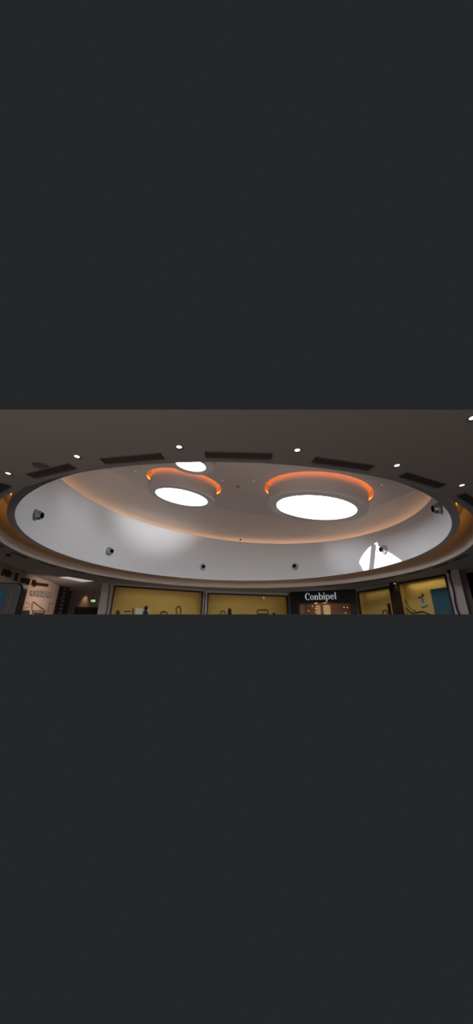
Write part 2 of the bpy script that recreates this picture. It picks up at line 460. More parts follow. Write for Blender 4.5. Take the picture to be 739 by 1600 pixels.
Geo().revolve([(0.10, 0.0), (0.125, 0.0), (0.125, 0.012), (0.10, 0.012)], c, EX, EY, -EZ, 40, closed=True).obj('rim', M['grille'], t, smooth=True)
Geo().disc(c - EZ * 0.006, EX, EY, 0.10, 40).obj('mesh_grille', M['grille'], t)
c = on_z(13, 866, ZC)
t = empty('ceiling_sensor', c, 'small black dome sensor on the far ceiling at the left edge', 'sensor')
Geo().revolve([(0.09, 0.0), (0.09, 0.02), (0.07, 0.06), (0.03, 0.085), (0.001, 0.09)], c, EX, EY, -EZ, 24).obj('dome', M['dark'], t, smooth=True)
UPP = V((CX, CY, zup(CX, CY) - 0.02))
for u, v, l in [(212, 736, 'tiny pin light in the upper ceiling left of the left skylight'), (347.5, 750.5, 'tiny pin light just right of the left skylight rim'),
             (396.5, 751.5, 'tiny pin light left of the right skylight rim'), (358.5, 772.5, 'tiny faint pin light right of the left skylight opening'),
             (393.5, 791, 'tiny faint pin light low between the two big skylights'), (596, 757.5, 'tiny pin light right of the right skylight rim'),
             (363, 783, 'faintest tiny pin light between the big skylights near the slope')]:
    c = on_plane(u, v, UPP, NN); downlight(c, 0.032, E1, E2, NN, l, M['pinlens'], 'pin lights in the upper ceiling', 'pin_light')
for u, v, r, l in [(372, 760, 0.085, 'faint dark round speaker in the upper ceiling between the skylights'), (387, 774.5, 0.045, 'small dark round detector below the upper speaker between the skylights')]:
    c = on_plane(u, v, UPP, NN)
    t = empty('ceiling_speaker', c, l, 'speaker')
    Geo().revolve([(r, 0.0), (r, 0.02), (r * 0.8, 0.03), (0.001, 0.03)], c, E1, E2, -NN, 32).obj('grille', M['grille'], t, smooth=True)
# little camera on the drum's top edge
p = on_drum(375.5, 844.5)
t = empty('security_camera', p, 'tiny dark camera on the top edge of the drum below the skylights', 'camera')
Geo().revolve([(0.001, 0.13), (0.04, 0.12), (0.05, 0.07), (0.05, 0.0)], p, EX, EY, EZ, 20).obj('body', M['dark'], t, smooth=True)
Geo().revolve([(0.02, 0.0), (0.022, 0.05), (0.001, 0.05)], p + V((0, -0.045, 0.06)), EX, EZ, -EY, 16).obj('lens_tube', M['grille'], t, smooth=True)

# ------------------------------------------------------------------ jet nozzles on the drum wall
NZ = [(55, 804.5, 'silver jet nozzle on the drum wall farthest left'), (170.5, 861.5, 'silver jet nozzle on the drum above the left cabled pilaster'),
      (317, 886, 'silver jet nozzle on the drum above the joint of the two left yellow windows'), (461.5, 885, 'silver jet nozzle on the drum above the black shop sign'),
      (601, 859, 'silver jet nozzle beside the sunlit patch on the drum'), (689, 793.5, 'silver jet nozzle at the right end of the drum, half seen from the side')]
for u, v, l in NZ:
    p = on_drum(u, v); nrm = V((CX - p.x, CY - p.y, 0)).normalized()
    t = empty('jet_nozzle', p, l, 'air nozzle', 'jet nozzles round the drum wall')
    e1 = V((-nrm.y, nrm.x, 0)); e2 = nrm.cross(e1)
    Geo().revolve([(0.001, 0.0), (0.225, 0.0), (0.23, 0.02), (0.215, 0.04), (0.18, 0.045), (0.001, 0.045)], p, e1, e2, nrm, 40).obj('flange', M['steel'], t, smooth=True)
    ax = (nrm + V((0, 0, 0.02))).normalized(); tgt = (V((CX, CY - 1.8, p.z - 0.6)) - p).normalized()
    ax = tgt; f1 = V((-ax.y, ax.x, 0)).normalized(); f2 = ax.cross(f1)
    q = p + nrm * 0.05
    ball = Geo().revolve([(0.17, -0.05), (0.19, 0.02), (0.188, 0.08), (0.165, 0.14), (0.135, 0.18), (0.128, 0.21), (0.116, 0.21), (0.112, 0.16)], q, f1, f2, ax, 40).obj('ball', M['steel'], t, smooth=True)
    Geo().revolve([(0.115, 0.205), (0.105, 0.10), (0.001, 0.10)], q, f1, f2, ax, 32).obj('bore', M['void'], ball, smooth=True)

# ------------------------------------------------------------------ shop fronts
class Wall:
    """vertical plane through two plan points; s runs along it, t comes out of it towards the hall"""
    def __init__(self, p, q):
        self.p = V((p[0], p[1], 0)); d = V((q[0], q[1], 0)) - self.p; self.L = d.length; self.d = d.normalized()
        n = V((self.d.y, -self.d.x, 0)); self.n = n if n.dot(V((CX, CY - 6, 0)) - self.p) > 0 else -n
    def at(self, s, z, t=0.0): return self.p + self.d * s + self.n * t + EZ * z
    def sz(self, u, v, t=0.0):
        w = on_plane(u, v, self.p + self.n * t, self.n); return (w - self.p).dot(self.d), w.z
    def cut(self, s, t=0.0):
        w = self.p + self.d * s + self.n * t; return cz(w.x, w.y)
    def slab(self, g, s0, s1, z0, z1, t0, t1):
        """box; z0 None = down to the cut plane"""
        vs = []
        for t in (t0, t1):
            a = self.cut(s0, t) if z0 is None else z0; b = self.cut(s1, t) if z0 is None else z0
            vs += [self.at(s0, a, t), self.at(s1, b, t), self.at(s1, z1, t), self.at(s0, z1, t)]
        return g.add(vs, [(0, 1, 2, 3), (7, 6, 5, 4), (0, 4, 5, 1), (1, 5, 6, 2), (2, 6, 7, 3), (3, 7, 4, 0)])
    def line(self, g, px, r, t, closed=False, seg=8):
        return g.tube([self.at(*self.sz(u, v, t), t) for u, v in px], r, seg, closed)
    def poly(self, g, px, t0, t1):
        pts = [self.at(*self.sz(u, v, t0), t0) for u, v in px]; return g.prism(pts, self.n * (t1 - t0))
def plan(u, v): p = on_z(u, v, ZC); return (p.x, p.y)
def smooth_px(pts, n=8):
    out = []
    for i in range(len(pts) - 1):
        p0, p1, p2, p3 = pts[max(i - 1, 0)], pts[i], pts[i + 1], pts[min(i + 2, len(pts) - 1)]
        for k in range(n):
            t = k / n
            out.append(tuple(0.5 * ((2 * p1[c]) + (-p0[c] + p2[c]) * t + (2 * p0[c] - 5 * p1[c] + 4 * p2[c] - p3[c]) * t * t + (-p0[c] + 3 * p1[c] - 3 * p2[c] + p3[c]) * t ** 3) for c in (0, 1)))
    return out + [pts[-1]]
def pill_px(u0, v0, u1, v1, n=8):
    """rounded-end outline"""
    w, h = u1 - u0, v1 - v0; r = min(w, h) / 2; pts = []
    for cx, cy, a0 in ((u1 - r, v0 + r, -90), (u1 - r, v1 - r, 0), (u0 + r, v1 - r, 90), (u0 + r, v0 + r, 180)):
        for k in range(n + 1):
            a = math.radians(a0 + 90 * k / n); pts.append((cx + r * math.cos(a), cy + r * math.sin(a)))
    return pts
def arch_px(u0, v0, u1, vb, n=10):
    r = (u1 - u0) / 2; return [(u0, vb)] + [((u0 + u1) / 2 - r * math.cos(PI * k / n), v0 + r - r * math.sin(PI * k / n)) for k in range(n + 1)] + [(u1, vb)]

def shop_window(w, u0, u1, vtop, label, power, depth=0.9):
    """u0,u1: clear opening left/right picked on the head line vtop=(left,right)"""
    sa, za = w.sz(u0, vtop[0]); sb, zb = w.sz(u1, vtop[1]); zt = (za + zb) / 2
    t = empty('shop_window', w.at((sa + sb) / 2, w.cut((sa + sb) / 2)), label, 'shop window', 'yellow shop windows under the rotunda')
    fr = Geo(); k = 0.10
    w.depth = depth
    w.slab(fr, sa - k, sa, None, zt + k, -0.08, 0.03); w.slab(fr, sb, sb + k, None, zt + k, -0.08, 0.03); w.slab(fr, sa, sb, zt, zt + k, -0.08, 0.03)
    fr.obj('frame', M['frame'], t)
    b = Geo(); w.slab(b, sa - 0.1, sb + 0.1, None, zt + 0.12, -depth - 0.03, -depth); b.obj('backboard', M['yellow'], t)
    r = Geo(); w.slab(r, sa - 0.1, sb + 0.1, zt + 0.10, zt + 0.13, -depth, -0.08); r.obj('head_lining', M['frame'], t)
    r = Geo(); w.slab(r, sa - 0.13, sa - 0.10, None, zt + 0.10, -depth, -0.08); w.slab(r, sb + 0.10, sb + 0.13, None, zt + 0.10, -depth, -0.08)
    r.obj('lining', M['yellow'], t)
    gl = Geo(); w.slab(gl, sa, sb, None, zt, -0.035, -0.025); gl.obj('glass_pane', M['glass'], t)
    # display tube lamp tucked behind the head of the frame
    m = w.at((sa + sb) / 2, zt - 0.02, -0.16)
    lp = lamp('window_display_light', 'AREA', m, w.at((sa + sb) / 2, zt - 1.6, -depth - 0.25), power * (sb - sa), (1.0, 0.84, 0.55), (sb - sa) * 0.8, 0.06)
    dn = (-EZ - w.n * 0.2).normalized(); lp.rotation_euler = Matrix((w.d, w.d.cross(dn), -dn)).transposed().to_euler()
    return sa, sb, zt

WA = Wall(plan(178, 911.5), plan(318, 921.5)); WB = Wall(plan(322, 922.5), plan(449, 927.0))
WC = Wall(plan(454, 925), plan(552, 920.5)); WD = Wall(plan(556, 921), plan(697, 894.5))
a1 = shop_window(WA, 180.5, 315.5, (916.5, 926.5), 'yellow shop window with dark figure, next to the left cabled pilaster', 1.0)
a2 = shop_window(WB, 326, 447.5, (928.5, 932.5), 'yellow shop window with rounded line cutouts, left of the black shop sign', 0.9)
a3 = shop_window(WD, 559.5, 608, (927.5, 917.5), 'narrow yellow shop window right of the black shop sign', 0.6, 0.42)
a4 = shop_window(WD, 622, 694.5, (914.5, 899.0), 'yellow shop window with the blue poster', 1.55, 0.42)

# heads of wall above the shop fronts and piers between them
for nm, w, s0, s1, z0 in (('wall_left_head', WA, -0.2, WA.L + 0.05, a1[2] + 0.1), ('wall_back_head', WB, -0.05, WB.L + 0.1, a2[2] + 0.1), ('wall_right_head', WD, -0.1, WD.L + 0.2, min(a3[2], a4[2]) + 0.1)):
    g = Geo(); w.slab(g, s0, s1, z0, ZC, -0.10, 0.02); g.struct(nm, M['pilaster'])
g = Geo(); WA.slab(g, a1[1] + 0.10, WA.L + 0.06, None, ZC, -0.12, 0.035); WB.slab(g, -0.02, a2[0] - 0.10, None, ZC, -0.12, 0.035); g.struct('trim_1', M['pilaster'])
g = Geo(); WB.slab(g, a2[1] + 0.10, WB.L + 0.12, None, ZC, -0.12, 0.035); g.struct('trim_2', M['brown'])
g = Geo(); WD.slab(g, a3[1] + 0.10, a4[0] - 0.10, None, ZC, -0.12, 0.035); g.struct('trim_3', M['frame'])
g = Geo(); WD.slab(g, -0.05, a3[0] - 0.10, None, ZC, -0.12, 0.035); g.struct('trim_4', M['pilaster'])
c = WD.at(*WD.sz(616.5, 912, 0.10), 0.10)
t = empty('pier_spotlight', c, 'small lit spotlight on top of the dark mullion between the right windows', 'spotlight')
Geo().revolve([(0.001, 0.10), (0.06, 0.09), (0.075, 0.0), (0.06, 0.0)], c, EX, EY, EZ, 20).obj('housing', M['grille'], t, smooth=True)
Geo().disc(c + EZ * 0.004, EX, EY, 0.058, 20).obj('lens', M['lens'], t)
lamp('pier_light', 'SPOT', c - EZ * 0.03, c - EZ * 1 + WD.n * 0.05, 6, (1, 0.7, 0.5), angle=1.6, blend=0.8, radius=0.03)

# ---- cutouts on the yellow boards
TB = -0.42
def cut(w, px, name, label, m, r=0.03, closed=False, group='cutouts on the yellow boards'):
    g = Geo(); px = [(u, min(v, 959.6)) for u, v in px]; w.line(g, px, r, -w.depth + r, closed); return tag(g.obj(name, m, None, True), label, 'display cutout', group)
def cutsolid(w, px, name, label, m, t0=-0.0003, t1=0.035, group='cutouts on the yellow boards', cat='display cutout'):
    px = [(u, min(v, 960.1)) for u, v in px]; g = Geo(); w.poly(g, px, t0 - w.depth, t1 - w.depth); return tag(g.obj(name, m), label, cat, group)
cut(WA, arch_px(250, 955.5, 262, 962.5), 'loop_cutout', 'low wide dark loop outline on the left yellow board', M['clip'], 0.04)
cut(WA, arch_px(275.5, 947.5, 282.5, 962.5), 'loop_cutout', 'tall narrow dark loop outline on the left yellow board', M['clip'], 0.035)
cutsolid(WA, pill_px(181, 953.5, 187, 966), 'pill_cutout', 'grey green pill shape at the lower left of the left yellow board', M['mann'])
cut(WA, [(194, 956), (197, 955.2), (204, 955.0), (205, 956)], 'bar_cutout', 'faint short dark bar low on the left yellow board', M['clip'], 0.03)
cutsolid(WA, [(212, 950.3), (224, 950.8), (224, 964), (211.5, 964)], 'display_card', 'pale white reflection patch left of the dark figure in the window', M['pale'], cat='card')  # flat panel with the window reflection put into its colour
cutsolid(WA, [(230, 952), (233, 952), (233, 964), (230, 964)], 'display_card', 'narrow pale reflection strip right of the dark figure in the window', M['pale'], cat='card')  # same painted reflection, narrow piece
cutsolid(WA, [(207, 950.5), (209, 950.5), (209, 964), (207, 964)], 'display_card', 'thin dark upright strip left of the pale reflection patch', M['mann'], cat='card')
# dark figure standing in the window
cF = WA.at(*WA.sz(228, 953, -0.6), -0.6)
t = empty('mannequin', V((cF.x, cF.y, cz(cF.x, cF.y))), 'dark headed mannequin in grey green top in the left yellow window', 'mannequin')
Geo().revolve([(0.001, 0.29), (0.06, 0.28), (0.105, 0.22), (0.115, 0.15), (0.095, 0.07), (0.06, 0.02), (0.05, -0.04)], cF + EZ * -0.02, EX, EY, EZ, 24).obj('head', M['manh'], t, smooth=True)
zb = cz(cF.x, cF.y) - cF.z
Geo().revolve([(0.05, -0.02), (0.10, -0.07), (0.165, -0.13), (0.175, -0.22), min((0.16, -0.3), (0.16, zb))], cF, EX, EY, EZ, 24).obj('top', M['mann'], t, smooth=True)
cut(WB, arch_px(344.5, 954.5, 352, 962.5), 'loop_cutout', 'round dark loop outline left of the black pill on the middle board', M['clip'], 0.035)
cutsolid(WB, pill_px(356, 950.5, 361.5, 968), 'pill_cutout', 'black upright pill shape on the middle yellow board', M['pill'])
cut(WB, pill_px(402, 952.7, 419, 959.7), 'oval_cutout', 'flat oval outline lying on the middle yellow board', M['clip'], 0.035, True)
cutsolid(WB, pill_px(425.5, 957.5, 430, 966), 'pill_cutout', 'small dark rounded stub low on the middle yellow board', M['pill'])
c = WB.at(*WB.sz(411.5, 935.6, -0.5), -0.5)
t = empty('window_reflection', c, 'small white reflection in the top of the middle yellow window, built as a glowing disc', 'ceiling light')
Geo().disc(c, WB.d, WB.n, 0.12, 24, 0.05).obj('lens', emis('reflection_glow', (1, 0.9, 0.7), 0.5), t)  # glowing disc added for a white reflection, not a lamp
Geo().revolve([(0.12, 0.0), (0.14, 0.0), (0.14, 0.25), (0.12, 0.25)], c, EX, EY, EZ, 24, closed=True).obj('housing', M['yellow'], t, smooth=True)  # rim round the reflection disc
cut(WD, arch_px(598.5, 953, 605, 963), 'loop_cutout', 'small dark loop outline in the narrow yellow window', M['clip'], 0.03)
cutsolid(WD, [(605.5, 943.2), (609.3, 942.6), (612.5, 964), (608, 964)], 'pill_cutout', 'black upright bar in the narrow yellow window', M['pill'])
cut(WD, smooth_px([(629, 930), (631, 940), (635, 950), (643, 957.5), (652, 957), (659, 955.5), (666, 958), (671, 963)]), 'curve_cutout', 'large curving dark line at the left of the poster window', M['clip'], 0.035)
cut(WD, smooth_px([(633, 936), (637, 946), (643, 952), (650, 955)]), 'curve_cutout', 'thin inner curving line beside the large curve in the poster window', M['clip'], 0.02)
# pale card with a hooked dark mark
t = empty('display_card', WD.at(*WD.sz(660, 940, TB), TB), 'pale tilted card with a dark hooked mark left of the blue poster', 'card')
g = Geo(); WD.poly(g, [(655.5, 933.5), (663, 931.5), (667.5, 946), (658.5, 948.5)], -0.4203, -0.40); g.obj('sheet', M['card'], t)
g = Geo(); WD.line(g, smooth_px([(653.5, 934.2), (657, 933), (661, 930.7), (661, 928.6), (658.6, 928.3)]), 0.028, TB + 0.03); g.obj('hook_mark', M['red'], t, True)
g = Geo(); WD.line(g, smooth_px([(658.5, 933), (660.5, 936.5), (659.5, 939), (662, 941)]), 0.022, TB + 0.03); g.obj('wavy_mark', M['clip'], t, True)
g = Geo(); WD.line(g, [(659, 949.6), (664, 948.4), (668, 945.6)], 0.018, TB + 0.02); g.obj('under_line', M['clip'], t, True)
# blue poster behind the glass
t = empty('poster', WD.at(*WD.sz(688, 940, -0.16), -0.16), 'large dark blue poster with small pale emblem in the right window', 'poster')
s0, z0 = WD.sz(671.7, 921.3, -0.16); s1, z1 = WD.sz(698.5, 917.2, -0.16)
g = Geo(); WD.slab(g, s0, s1, None, (z0 + z1) / 2, -0.18, -0.16); sh = g.obj('sheet', M['blue'], t)
g = Geo()
for px in (pill_px(688, 955, 700, 959), pill_px(692.5, 952.5, 696, 954.5)): WD.poly(g, px, -0.16, -0.15)
g.obj('emblem', M['emblem'], sh)

# ------------------------------------------------------------------ black shop with the lit name
sa, _ = WC.sz(453, 925); sb, _ = WC.sz(555, 920)
sl, _ = WC.sz(466, 945); sr, _ = WC.sz(547, 943); zs = WC.sz(500, 942.0)[1]
t = empty('shop_sign', WC.at((sa + sb) / 2, zs), 'black shop fascia with white serif lettering', 'sign')
g = Geo(); WC.slab(g, sa, sb, zs, ZC - 0.01, -0.10, 0.06); g.obj('panel', M['sign_black'], t)
def strip(outer, inner):
    """ribbon between two polylines -> list of quads"""
    return [[outer[i], outer[i + 1], inner[i + 1], inner[i]] for i in range(len(outer) - 1)]
def arc(cx, cy, rx, ry, a0, a1, n=20): return [(cx + rx * math.cos(math.radians(a0 + (a1 - a0) * i / n)), cy + ry * math.sin(math.radians(a0 + (a1 - a0) * i / n))) for i in range(n + 1)]
def rect(x0, y0, x1, y1): return [[(x0, y0), (x1, y0), (x1, y1), (x0, y1)]]
def bowl(cx, cy, rx, ry, thick, thin, a0=0, a1=360): return strip(arc(cx, cy, rx, ry, a0, a1, 28), arc(cx, cy, rx - thick, ry - thin, a0, a1, 28))
# glyphs in units of cap height 1, didone contrast (thick stems, hairline joins)
GL = {
    'C': (bowl(0.42, 0.5, 0.42, 0.52, 0.20, 0.05, 45, 315) + rect(0.70, 0.64, 0.75, 0.98), 0.78),
    'o': (bowl(0.30, 0.32, 0.30, 0.34, 0.15, 0.045), 0.62),
    'n': (rect(0.06, 0, 0.21, 0.64) + rect(0, 0, 0.27, 0.04) + rect(0, 0.60, 0.21, 0.64) + rect(0.43, 0, 0.58, 0.46) + rect(0.37, 0, 0.64, 0.04) + strip(arc(0.395, 0.46, 0.185, 0.20, 0, 180), arc(0.36, 0.46, 0.09, 0.15, 0, 180)), 0.66),
    'b': (rect(0.06, 0, 0.20, 0.98) + rect(0, 0.94, 0.20, 0.98) + bowl(0.34, 0.32, 0.29, 0.34, 0.15, 0.045, -150, 150), 0.66),
    'i': (rect(0.06, 0, 0.21, 0.64) + rect(0, 0, 0.27, 0.04) + rect(0, 0.60, 0.21, 0.64) + bowl(0.135, 0.88, 0.095, 0.095, 0.094, 0.094), 0.30),
    'p': (rect(0.06, -0.32, 0.21, 0.64) + rect(0, -0.32, 0.27, -0.28) + rect(0, 0.60, 0.21, 0.64) + bowl(0.35, 0.32, 0.29, 0.34, 0.15, 0.045, -150, 150), 0.68),
    'e': (bowl(0.29, 0.32, 0.29, 0.34, 0.15, 0.045, 0, 320) + rect(0.13, 0.31, 0.57, 0.36), 0.60),
    'l': (rect(0.06, 0, 0.21, 0.98) + rect(0, 0, 0.27, 0.04) + rect(0, 0.94, 0.21, 0.98), 0.29),
}
word = 'Conbipel'
s0, zb0 = WC.sz(477, 937.6, 0.07); s1, _ = WC.sz(526.5, 935.5, 0.07); zcap = WC.sz(481, 927.0, 0.07)[1]
Hc = zcap - zb0; wid = sum(GL[ch][1] + 0.05 for ch in word); kx = (s1 - s0) / wid; x = 0.0
if s1 < s0: pass
for ch in word:
    g = Geo()
    for q in GL[ch][0]:
        g.prism([WC.at(s0 + (x + px) * kx, zb0 + py * Hc, 0.06) for px, py in q], WC.n * 0.03)
    g.obj('letter', M['sign_white'], t)
    x += GL[ch][1] + 0.05
# doorway: black jambs and the warm shop inside
t = empty('shop_doorway', WC.at((sa + sb) / 2, WC.cut((sa + sb) / 2)), 'black framed shop entrance under the white lettered sign, warm brown inside', 'shop front')
g = Geo(); WC.slab(g, sa, sl, None, zs, -0.2, 0.06); WC.slab(g, sr, sb, None, zs, -0.2, 0.06); g.obj('jambs', M['sign_black'], t)
g = Geo(); WC.slab(g, sl - 0.12, sr + 0.12, None, zs + 0.02, -1.45, -1.4); g.obj('back_wall', M['shop_in'], t)
g = Geo(); WC.slab(g, sl - 0.12, sr + 0.12, zs + 0.02, zs + 0.06, -1.45, -0.2); g.obj('inner_ceiling', M['brown'], t)
g = Geo(); WC.slab(g, sl - 0.05, sl + 0.28, None, zs, -0.5, -0.3); g.obj('side_post', M['shop_in'], t)
for (u, r_) in ((497, 0.16), (510.5, 0.24)):
    s_, z_ = WC.sz(u, 950, -1.1)
    zc_ = WC.cut(s_, -1.1); pt = WC.at(s_, zc_, -1.1)
    lt = empty('wall_lantern', pt, 'tall glowing warm lantern column inside the shop, %s' % ('narrower left one' if r_ < 0.2 else 'wider right one'), 'lamp', 'lanterns in the black framed shop')
    hz = z_ - zc_ + 0.15
    Geo().revolve([(r_ * 0.8, 0.0), (r_, 0.05), (r_, hz), (r_ * 0.5, hz + 0.06), (0.001, hz + 0.06)], pt, EX, EY, EZ, 24).obj('shade', emis('lantern_glow', (1.0, 0.60, 0.30), 0.30 if r_ < .2 else 0.36), lt, smooth=True)
    Geo().revolve([(0.001, hz + 0.06), (0.05, hz + 0.07), (0.02, hz + 0.14), (0.02, zs + 0.02 - zc_)], pt, EX, EY, EZ, 16).obj('stem', M['dark'], lt, smooth=True)
    lamp('lantern_light', 'POINT', pt + EZ * (hz + 0.0) + WC.n * 0.4, pt, 4, (1.0, 0.55, 0.25), radius=0.1)
SP = [(493, 943.5, 'topmost spark of the shop lights'), (488.5, 947.3, 'second spark down in the left string of shop lights'), (493, 950.8, 'middle spark of the left string of shop lights'),
      (493, 956, 'lowest spark of the left string of shop lights'), (482, 954.5, 'faint spark between two corner shop lights'), (471.5, 956.7, 'spark light at the left jamb of the shop'),
      (537.5, 948.7, 'spark light at upper right inside the shop'), (542.5, 949.3, 'rightmost spark light inside the shop'), (540, 957.5, 'low spark light at the right of the shop')]
for u, v, l in SP:
    s_, z_ = WC.sz(u, v, -0.6); p = WC.at(s_, z_, -0.6)
    lt = empty('spark_light', p, l, 'small light', 'tiny lights in the shop entrance')
    Geo().revolve([(0.001, 0.03), (0.028, 0.018), (0.034, 0.0), (0.028, -0.018), (0.001, -0.03)], p, EX, EY, EZ, 14).obj('bulb', M['sparkle'], lt, smooth=True)
    Geo().tube([p + EZ * 0.028, p + EZ * (zs + 0.02 - p.z)], 0.003, 6).obj('wire', M['dark'], lt)

# ------------------------------------------------------------------ pilasters with hanging cables
def cable(w, px, t, label):
    g = Geo(); w.line(g, smooth_px(px), 0.028, t, seg=8); return tag(g.obj('hanging_cable', M['cable'], None, True), label, 'cable', 'cables on the pilasters')
WP = Wall(plan(154.5, 911.3), plan(178, 912.0))
g = Geo(); WP.slab(g, WP.sz(160.5, 912)[0], WP.L + 0.02, None, ZC, -0.4, 0.05); g.struct('trim_5', M['pilaster'])
cable(WP, [(170.5, 912.5), (171, 920), (170, 930), (168.5, 940), (168, 948), (166.5, 955), (164.5, 960)], 0.09, 'black cable hanging down the left pilaster by the corridor')
WR = Wall(plan(697.5, 891.5), plan(739, 888.5))
sA, sB, sC = WR.sz(698, 893)[0], WR.sz(716.5, 893)[0], WR.sz(727.5, 893)[0]
g = Geo(); WR.slab(g, sA - 0.05, sB, None, ZC, -0.4, 0.05); g.struct('trim_6', M['pilaster'])
g = Geo(); WR.slab(g, sB, sC, None, ZC, -0.4, -0.04); g.struct('trim_7', M['brown'])
g = Geo(); WR.slab(g, sC, WR.L + 3.0, None, ZC, -1.2, -1.1); g.struct('dark_opening_right', M['void'])  # black sheet, darkness of the shop opening put into its colour
cable(WR, [(702, 892), (703.5, 903), (706.5, 915), (709.5, 928), (711, 940), (714, 952), (718, 961)], 0.09, 'black cable hanging down the right pilaster beside the blue poster window')
c = WR.at(*WR.sz(701, 891.5, 0.12), 0.12)
t = empty('cable_box', c, 'small dark box at the head of the right pilaster cable', 'junction box')
Geo().box(c, WR.d * 0.07, WR.n * 0.05, EZ * 0.09).obj('box_body', M['cable'], t)
Geo().tube([c - EZ * 0.08, c - EZ * 0.16], 0.03, 10).obj('gland', M['dark'], t, True)

# ------------------------------------------------------------------ left shop, corridor
WL = Wall(plan(0, 880.5), plan(93, 914.5))
g = Geo(); WL.slab(g, -0.9, WL.L, None, ZC, -0.25, 0.0); g.struct('wall_left', M['beige'])
lamp('left_shop_light', 'AREA', WL.at(WL.L * 0.50, ZC - 0.75, 2.6), WL.at(WL.L * 0.72, ZC - 1.6, 0.0), 21, (1.0, 0.80, 0.66), 2.2, 0.5, spread=math.radians(115))
# dark letters under the ceiling
def px_letter(w, strokes, wpx, t0, t1):
    """letter drawn as straight strokes of pixel width, lying on the wall"""
    g = Geo()
    for (x0, y0), (x1, y1) in strokes:
        d = math.hypot(x1 - x0, y1 - y0); nx, ny = -(y1 - y0) / d * wpx / 2, (x1 - x0) / d * wpx / 2
        w.poly(g, [(x0 + nx, y0 + ny), (x1 + nx, y1 + ny), (x1 - nx, y1 - ny), (x0 - nx, y0 - ny)], t0, t1)
    return g
t = empty('wall_lettering', WL.at(*WL.sz(40, 908), 0), 'dark brown letters and bar along the top of the beige shop wall', 'sign')
for st in ([((2, 899), (6, 889)), ((6, 890), (9, 900)), ((9, 900), (13, 891))], [((11.5, 902), (14.5, 892.5)), ((13, 895), (17, 897))], [((22.5, 905.5), (26, 895.5)), ((21.5, 905.8), (25.5, 906.5))],
           [((32, 910.5), (37, 903.5)), ((33, 904), (37.5, 911)), ((37.5, 910.5), (41, 904)), ((41.5, 913.5), (44.5, 904.5))], [((49.5, 914.5), (51.5, 906.5)), ((51.5, 906.5), (54, 909.5)), ((54, 909.5), (51, 911.5)), ((51, 911.5), (55, 914)), ((55, 914), (51, 916))]):
    px_letter(WL, st, 2.3, 0.0, 0.08).obj('letter', M['darkletter'], t)
px_letter(WL, [((55, 912.2), (74, 914.6))], 4.6, 0.0, 0.06).obj('bar', M['darkletter'], t)
# silver shop name
t = empty('shop_name_letters', WL.at(*WL.sz(62, 930), 0), 'raised silver shop name letters on the beige wall at left', 'sign')
LX = 47.5
LT = {'C': [((6, 1), (1, 2)), ((1, 1.5), (0.2, 5)), ((0.2, 5), (1, 8)), ((0.6, 7.8), (5.6, 7.8))], 'A': [((0.2, 8.5), (2.4, 0.3)), ((2.2, 0.3), (5, 8.5)), ((1, 5.6), (4.2, 5.6))],
      'L': [((0.8, 0), (0.8, 8.3)), ((0.3, 7.8), (4.6, 7.8))], 'Z': [((0.2, 0.6), (4.8, 0.6)), ((4.5, 0.6), (0.5, 7.8)), ((0.2, 7.8), (4.8, 7.8))],
      'R': [((0.8, 0), (0.8, 8.5)), ((0.8, 0.6), (4, 1.2)), ((4.2, 0.8), (4.2, 4.2)), ((4.2, 4), (0.8, 4.4)), ((1.8, 4.4), (4.8, 8.4))]}
for ch, off, y0 in (('C', 0, 922.0), ('A', 5.6, 922.3), ('L', 11.4, 922.7), ('Z', 15.9, 923.2), ('A', 21.0, 923.7), ('R', 26.6, 924.3)):
    st = [((LX + off + a[0], y0 + a[1]), (LX + off + b[0], y0 + b[1])) for a, b in LT[ch]]
    px_letter(WL, st, 1.7, 0.04, 0.12).obj('letter', M['silver'], t)
    px_letter(WL, [((a[0] - 0.4, a[1] + 0.9), (b[0] - 0.4, b[1] + 0.9)) for a, b in st], 1.5, 0.0, 0.035).obj('letter_shadow', M['darkletter'], t)  # shadow under each letter, built as a dark offset copy
# pictures and line drawings lower on the wall
t = empty('wall_picture', WL.at(*WL.sz(38, 945), 0), 'pink round emblem with lines on the beige wall beside the screen', 'wall graphic')
g = Geo(); WL.poly(g, pill_px(33.5, 941, 38.5, 946), 0.0, 0.02); g.obj('disc', M['pinkline'], t)
g = Geo(); WL.line(g, [(32, 949), (40, 949.5), (48, 948)], 0.02, 0.01); WL.line(g, [(40, 941), (45, 942.5), (47.5, 946)], 0.02, 0.01); WL.line(g, [(31.5, 952), (38, 951.8)], 0.02, 0.01); g.obj('lines', M['pinkline'], t)
t = empty('wall_picture', WL.at(*WL.sz(60, 948), 0), 'brown slanting line drawing on the beige wall', 'wall graphic')
g = Geo(); WL.line(g, [(52.5, 940.5), (69, 953)], 0.035, 0.02); WL.line(g, [(50.5, 941), (50, 953)], 0.025, 0.02); WL.line(g, [(77, 942), (75, 958)], 0.02, 0.02); WL.line(g, [(77, 942), (83, 943)], 0.02, 0.02); g.obj('lines', M['tanline'], t)
t = empty('framed_picture', WL.at(*WL.sz(38, 956), 0), 'small dark olive picture low on the beige wall beside the screen', 'picture')
g = Geo(); WL.poly(g, [(32.5, 953.3), (45.5, 953.8), (45, 961), (31.5, 960.4)], 0.0, 0.03); g.obj('print', M['olive'], t)
t = empty('framed_picture', WL.at(*WL.sz(60, 956), 0), 'dark framed picture under the slanting line drawing', 'picture')
g = Geo(); WL.poly(g, [(50, 953.2), (71, 954.2), (70.7, 956), (49.7, 955)], 0.0, 0.05); WL.poly(g, [(50, 955), (52, 955), (51.5, 961), (49.5, 961)], 0, 0.05); WL.poly(g, [(68, 955), (70, 955), (69, 961), (67, 961)], 0, 0.05); g.obj('frame', M['tanline'], t)
g = Geo(); WL.poly(g, [(53, 957), (67, 957.6), (66.5, 961), (52.6, 960.6)], 0.0, 0.03); g.obj('print', M['mann'], t)

